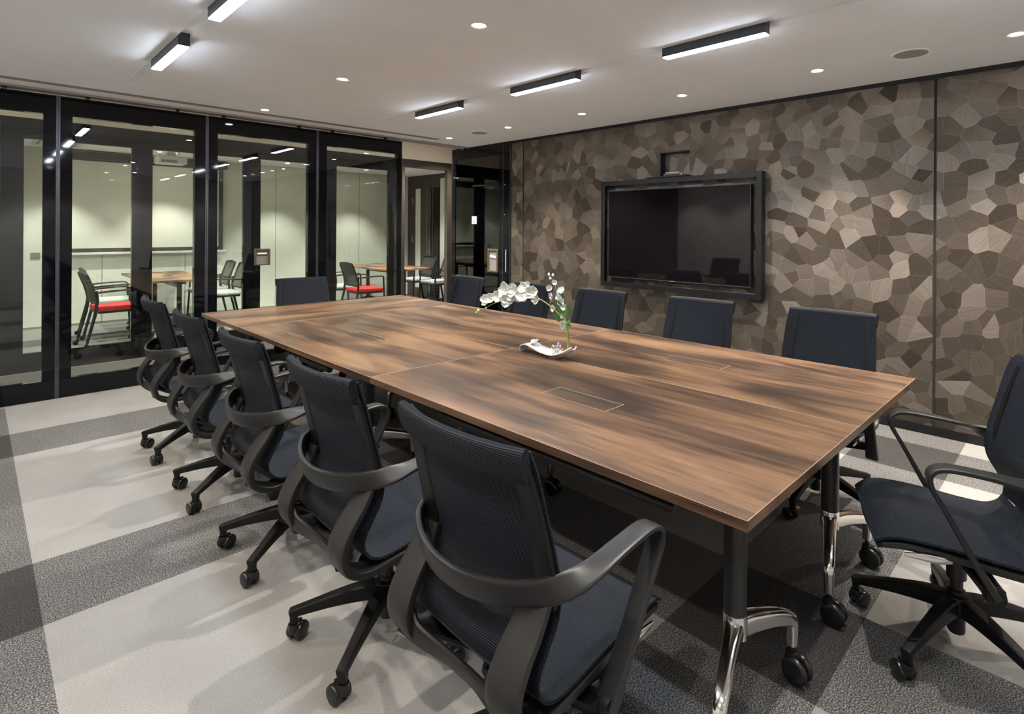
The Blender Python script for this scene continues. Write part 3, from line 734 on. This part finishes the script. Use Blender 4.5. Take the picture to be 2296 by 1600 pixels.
rows = [(1.035,1.06,0,'navy mesh swivel chair in the left row, largest and closest to the viewer',0),
        (1.035,1.807,0,'navy mesh swivel chair in the left row, second from the near end',0),
        (1.035,2.597,0,'navy mesh swivel chair in the middle of the left row',0),
        (1.035,3.413,0,'navy mesh swivel chair in the left row, second from the glass wall',0),
        (1.035,4.235,0,'navy mesh swivel chair in the left row, nearest the glass wall',0)]
first = True
def nxt():
    global first
    if first: first = False; return proto
    return copy_tree(proto)
trees = [nxt()] + [copy_tree(proto) for _ in range(11)]
for (x,y,a,l,d),o in zip(rows, trees): set_chair(o, x, y, a, l, 'swivel chairs around the conference table')
rr = [(3.14,1.05,'navy mesh swivel chair against the mosaic wall, nearest and largest of its row',0),
      (3.14,1.87,'navy mesh swivel chair under the right end of the television',-.01),
      (3.14,2.72,'navy mesh swivel chair right of the orchid stem, under the television left end',-.018),
      (3.14,3.50,'navy mesh swivel chair behind the white orchid flowers',-.024),
      (3.15,4.40,'navy mesh swivel chair in front of the dark glazed side panel',-.02)]
for (x,y,l,d),o in zip(rr, trees[5:10]): set_chair(o, x, y, math.pi, l, 'swivel chairs around the conference table', d, -.055-d*.0)
set_chair(trees[10], 2.21, 5.33, R(-90-8), 'navy mesh swivel chair at the far head of the table by the glass wall', 'swivel chairs around the conference table', -.04, -.02)
set_chair(trees[11], 2.37, .322, R(113), 'swivel chair with whole seat in view, turned at the near table end', 'swivel chairs around the conference table', 0, 0, R(51))

# ------------------------------------------------------------------ orchid arrangement
FX = 2.31
t = thing('porcelain_dish', 'white wavy porcelain dish on the walnut table', 'dish', (FX,2.25,TZ))
prof = [(.207,.000),(.200,.024),(.172,.043),(.132,.044),(.088,.032),(.03,.014),(-.03,.004),(-.08,.006),(-.13,.022),(-.17,.042),(-.198,.062)]
wid = [.030,.040,.046,.046,.044,.050,.056,.056,.050,.038,.020]
q = spline([(a,b,w) for (a,b),w in zip(prof,wid)], 44); rowsv = []
for y,z,w in q:
    cup = .016*max(0,min(1,(.10-y)/.12))
    rowsv.append([Vector((u*w, y, z+.004+cup*u*u)) for u in [-1+2*k/12 for k in range(13)]])
m = MB(); m.sheet(rowsv, .006); m.build('bowl', M['porcelain'], t, smooth=60)
m = MB(); m.lathe([(.003,.0),(.034,.0),(.036,.006),(.003,.006)],24,(0,-.05,.0005)); m.build('foot_ring', M['porcelain'], t)
def petal_rows(w, l, cup, n=7):
    rows = []
    for i in range(n+1):
        s = i/n; ww = w*math.sin(math.pi*min(1,.12+.86*s))**.7
        rows.append([Vector((l*s, u*ww, cup*(s*s*.5)+cup*.6*u*u)) for u in (-1,-.5,0,.5,1)])
    return rows
def bloom(mb, c, d, size, rnd, kinds=5):
    """petals round a centre facing direction d"""
    d = Vector(d).normalized(); Q = d.to_track_quat('Z','Y').to_matrix()
    a0 = rnd.uniform(0, 6.28)
    for k in range(kinds):
        big = k % 2 == 0
        pr = petal_rows(size*(.36 if big else .25), size*(.62 if big else .58), size*.18)
        Rm = Q @ Matrix.Rotation(a0+2*math.pi*k/kinds+rnd.uniform(-.15,.15),3,'Z') @ Matrix.Rotation(-rnd.uniform(.05,.45),3,'Y')
        mb.sheet([[Vector(c)+Rm @ p for p in r] for r in pr], .0012)
rnd = random.Random(3)
t = thing('orchid', 'arching white orchid spray standing in the porcelain dish', 'flower', (0,0,0))
stem = [(2.100,.748),(2.096,.79),(2.098,.838),(2.114,.911),(2.137,.946),(2.184,.968),(2.237,.997),(2.298,1.022),(2.359,1.036),(2.487,1.033),(2.61,1.001),(2.719,.97),(2.791,.941),(2.852,.905),(2.915,.885)]
m = MB(); m.tube(spline([(FX,y,z) for y,z in stem],60), [.005-.0032*i/59 for i in range(60)], 8); st = m.build('stem', M['stem'], t)
fl = [(2.354,1.068,.075),(2.409,1.088,.078),(2.464,1.03,.085),(2.524,1.062,.08),(2.612,1.060,.092),(2.578,1.0,.075),(2.686,1.012,.072),(2.74,1.0,.06),(2.80,.985,.066),(2.33,1.03,.05),(2.55,1.03,.07)]
for i,(y,z,s) in enumerate(fl):
    m = MB(); c = Vector((FX+rnd.uniform(-.03,.015)-.01,y,z)); d = (-1+rnd.uniform(-.3,.3), -.6+rnd.uniform(-.5,.7), rnd.uniform(-.1,.6))
    bloom(m, c, d, s, rnd); f = m.build('bloom', M['petal'], t, smooth=70)
    m = MB(); dd = Vector(d).normalized()
    m.lathe([(.0008,.012),(.005,.009),(.007,.003),(.003,-.002)],10,c,dd.to_track_quat('Z','Y').to_matrix()); m.build('lip', M['petal_c'], f)
for y,z,s in ((2.849,.946,.011),(2.891,.903,.013),(2.815,.926,.010),(2.91,.888,.008)):
    m = MB(); m.lathe([(.0005,-s),(s*.6,-s*.6),(s*.8,0),(s*.55,s*.6),(.0005,s)],10,(FX-.004,y,z)); m.build('bud', M['bud'], t)
t = thing('filler_stem', 'upright stem of small white blossoms with green leaves behind the orchid', 'flower', (0,0,0))
s2 = [(2.094,.750),(2.100,.80),(2.106,.875),(2.127,.936),(2.169,1.019),(2.195,1.074),(2.212,1.118),(2.239,1.155),(2.258,1.177)]
m = MB(); m.tube(spline([(FX+.012,y,z) for y,z in s2],40), [.004-.0025*i/39 for i in range(40)], 8); m.build('stem', M['stem'], t)
sm = [(2.164,1.057,.045),(2.227,1.056,.042),(2.212,1.134,.03),(2.238,1.101,.034),(2.205,.988,.042),(2.126,.91,.04),(2.152,.893,.036),(2.168,.947,.034),(2.175,1.085,.044),(2.15,1.03,.04),(2.19,1.04,.04),(2.13,1.0,.034)]
for y,z,s in sm:
    m = MB(); bloom(m, (FX+.012+rnd.uniform(-.02,.02),y,z), (-1+rnd.uniform(-.4,.4), rnd.uniform(-.9,.6), rnd.uniform(-.2,.8)), s, rnd); m.build('blossom', M['petal'], t, smooth=70)
for y,z in ((2.261,1.177),(2.228,1.175),(2.25,1.155)):
    m = MB(); s=.010; m.lathe([(.0005,-s),(s*.6,-s*.6),(s*.8,0),(s*.55,s*.6),(.0005,s*1.3)],10,(FX+.012,y,z)); m.build('bud', M['petal'], t)
for (y,z,l,w,ang,ya) in ((2.150,.962,.085,.026,80,10),(2.113,.958,.080,.024,62,-30),(2.158,.915,.055,.020,60,40),(2.105,.910,.055,.022,15,-60)):
    rows_ = []
    for i in range(10):
        s = i/9; ww = w*math.sin(math.pi*(.06+.94*s*.98))**.8
        rows_.append([Vector((-.03*s*s + .25*abs(u)*ww, -math.cos(R(ang))*l*s*(1 if ya < 0 else -1)+u*ww*math.sin(R(ang)), math.sin(R(ang))*l*s + u*ww*math.cos(R(ang))*(1 if ya<0 else -1))) for u in (-1,-.5,0,.5,1)])
    m = MB(); m.sheet([[Vector((FX-.004,y,z))+p for p in r] for r in rows_], .001); m.build('leaf', M['leaf'], t, smooth=70)
t = thing('lavender_cluster', 'tuft of white and lavender blossoms lying in the dish', 'flower', (FX-.004,2.176,TZ+.014))
m = MB()
for k in range(46):
    a = rnd.uniform(0,6.28); e = rnd.uniform(.0,1.3); l = rnd.uniform(.02,.062)
    p = Vector((math.cos(a)*math.cos(e)*l*.7, math.sin(a)*math.cos(e)*l*.8, .008+math.sin(e)*l))
    m.tube([(p.x*.2,p.y*.2,.005),tuple(p)],.0009,5)
    m.lathe([(.0005,-.004),(.004,-.001),(.003,.003),(.0005,.005)],7,p)
m.build('blossoms', M['petal'], t, smooth=60)
m = MB()
for k in range(14):
    p = Vector((rnd.uniform(-.012,.012), -.012+rnd.uniform(-.016,.012), .052+rnd.uniform(0,.022)))
    m.lathe([(.0005,-.005),(.004,-.001),(.003,.004),(.0005,.006)],7,p)
m.build('lavender_heads', M['lavender'], t, smooth=60)
m = MB()
for k in range(26):
    p = Vector((rnd.uniform(-.026,.026), rnd.uniform(-.05,.04), .004+rnd.uniform(0,.006)))
    m.lathe([(.0005,-.005),(.006,0),(.0005,.005)],8,p)
m.build('pebbles', pbr('amber_beads',(.62,.42,.26),.3,noise=.2), t, smooth=60)
m = MB(); bloom(m, (0,0,0), (-.4,.1,1), .05, rnd); o = m.build('loose_bloom', M['petal'], None, smooth=70); o.location = (FX,2.36,TZ+.060)
tag(o, 'loose white bloom lying on the raised end of the dish', 'flower')

# ------------------------------------------------------------------ guest chairs and tables beyond the glass
def make_guest(seat_mat):
    root = thing('guest_chair', '', 'chair')
    m = MB(); m.box(-.21,.23,-.225,.225,.43,.485); m.build('seat', seat_mat, root, .022, segs=3)
    m = MB(); m.box(-.20,.21,-.21,.21,.405,.432); m.build('seat_pan', M['black_tube'], root, .008)
    m = MB()
    pts = [(-.215,-.20,.545),(-.25,-.21,.70),(-.305,-.205,.86),(-.315,-.17,.885),(-.32,0,.895),(-.315,.17,.885),(-.305,.205,.86),(-.25,.21,.70),(-.215,.20,.545),(-.212,0,.535)]
    m.tube(spline(pts,60,True), .014, 8, closed=True); m.build('back_frame', M['black_tube'], root)
    rows_ = []; uvs=[]
    for i in range(13):
        s = i/12; z = .545+.34*s; x = -.215-.035*s*2 if s<.5 else -.25-.07*(s-.5)*2
        rows_.append([Vector((x-.02*(1-u*u), u*.195, z)) for u in [-1+2*k/8 for k in range(9)]]); uvs.append([(u*.2, z) for u in [-1+2*k/8 for k in range(9)]])
    m = MB(); m.sheet(rows_, .004, uvs); m.build('back_mesh', M['guest_mesh'], root, smooth=60)
    for s in (-1,1):
        m = MB(); m.tube([(-.225,s*.222,.68),(-.215,s*.225,.56),(-.235,s*.232,.40),(-.315,s*.245,.055)],[.017,.019,.018,.015],8); l = m.build('leg', M['black_tube'], root)
        caster(l, -.315, s*.245, .06, .026, 0)
        m = MB(); m.tube([(.20,s*.245,.655),(.215,s*.240,.40),(.235,s*.245,.055)],[.013,.015,.013],8); l = m.build('leg', M['black_tube'], root)
        caster(l, .235, s*.245, .06, .026, 0)
        m = MB(); m.ribbon([(-.235,s*.225,.655,0,1,0,.018,.011),(-.10,s*.245,.668,0,1,0,.022,.011),(.08,s*.25,.675,0,1,0,.024,.010),(.175,s*.248,.672,0,1,0,.021,.010),(.205,s*.246,.645,0,1,0,.016,.010)],20,10,.6)
        m.build('armrest', M['black_tube'], root)
    return root
gr = make_guest(M['red']); gg = make_guest(M['grey_fab'])
gl = [(gr,1.22,8.66,4,'red seated guest chair behind the second glass panel from left'),
      (None,4.38,8.42,0,'red seated guest chair behind the last glass panel'),
      (gg,1.30,9.45,0,'grey seated guest chair behind the left red one'),
      (0,2.60,9.42,180,'grey seated guest chair right of the left far table, nearer one'),
      (0,2.60,10.05,180,'grey seated guest chair right of the left far table, farther one'),
      (0,4.36,9.15,0,'grey seated guest chair beside the right red one'),
      (0,6.0,8.75,180,'grey seated guest chair seen through the doorway, right one'),
      (0,6.0,9.45,180,'grey seated guest chair seen through the doorway, left one'),
      ]
for src,x,y,a,l in gl:
    o = copy_tree(gr) if src is None else copy_tree(gg) if src == 0 else src
    o.location = (x,y,0); o.rotation_euler = (0,0,R(a)); o['label'] = l; o['group'] = 'guest chairs in the far room'
def far_table(x0,x1,y0,y1,label):
    t = thing('meeting_table', label, 'table', ((x0+x1)/2,(y0+y1)/2,0), group='tables in the far room')
    a,b = (x1-x0)/2,(y1-y0)/2
    m = MB(); m.box(-a,a,-b,b,.72,.75); m.build('tabletop', M['wood_pale'], t, .002, smooth=0)
    for s in (-1,1):
        m = MB(); m.lathe([(.03,.12),(.03,.69),(.08,.70),(.08,.7195)],16,(0,s*(b-.18),0)); l = m.build('leg', M['black_tube'], t)
        m = MB(); m.ribbon([(-.30,s*(b-.18),.075,0,1,0,.02,.012),(-.15,s*(b-.18),.11,0,1,0,.024,.016),(0,s*(b-.18),.135,0,1,0,.028,.02),(.15,s*(b-.18),.11,0,1,0,.024,.016),(.30,s*(b-.18),.075,0,1,0,.02,.012)],20,10,.6); f = m.build('foot', M['black_tube'], l)
        for q in (-1,1): caster(f, q*.29, s*(b-.18), .08, .028, 0)
    m = MB(); m.box(-.03,.03,-b+.2,b-.2,.64,.69); m.build('under_beam', M['black_tube'], t)
    m = MB(); m.box(-.06,.06,-.02,.02,.7502,.7512); m.build('cable_slot', M['void'], t, smooth=0)
    m = MB()
    for k in range(9): m.box(.05,.20,-.2+k*.05,-.19+k*.05,.63,.715)
    m.build('cable_basket', M['grey_plastic'], t)
far_table(1.53,2.29,8.55,10.35,'pale walnut meeting table beyond the glass, left bay')
far_table(4.80,5.66,8.45,10.1,'pale walnut meeting table beyond the glass, right bay by the doorway')

# ------------------------------------------------------------------ camera
f = 1248.05; yaw = .8072; roll = -.0062
fw = Vector((math.sin(yaw), math.cos(yaw), 0)); rt = Vector((math.cos(yaw), -math.sin(yaw), 0)); up = Vector((0,0,1))
c_, s_ = math.cos(roll), math.sin(roll)
rt, up = rt*c_-up*s_, up*c_+rt*s_
cd = bpy.data.cameras.new('camera'); cam = bpy.data.objects.new('camera', cd); COL.objects.link(cam)
cd.sensor_fit = 'HORIZONTAL'; cd.sensor_width = 36; cd.lens = f/2296*36
cd.shift_x = (1148-1241.88)/2296; cd.shift_y = -(800-513.99)/2296
cd.clip_start = .02; cd.clip_end = 100
cam.matrix_world = Matrix(((rt.x,up.x,-fw.x,0),(rt.y,up.y,-fw.y,0),(rt.z,up.z,-fw.z,1.44),(0,0,0,1)))
sc.camera = cam
w = bpy.data.worlds.new('world'); sc.world = w; w.use_nodes = True
w.node_tree.nodes['Background'].inputs[0].default_value = (.5,.5,.5,1); w.node_tree.nodes['Background'].inputs[1].default_value = .02
vs = sc.view_settings; vs.view_transform = 'Standard'; vs.look = 'None'; vs.gamma = 1; vs.use_curve_mapping = False
vs.exposure = 1.95
sc.cycles.max_bounces = 10; sc.cycles.transparent_max_bounces = 24; sc.cycles.sample_clamp_indirect = 6
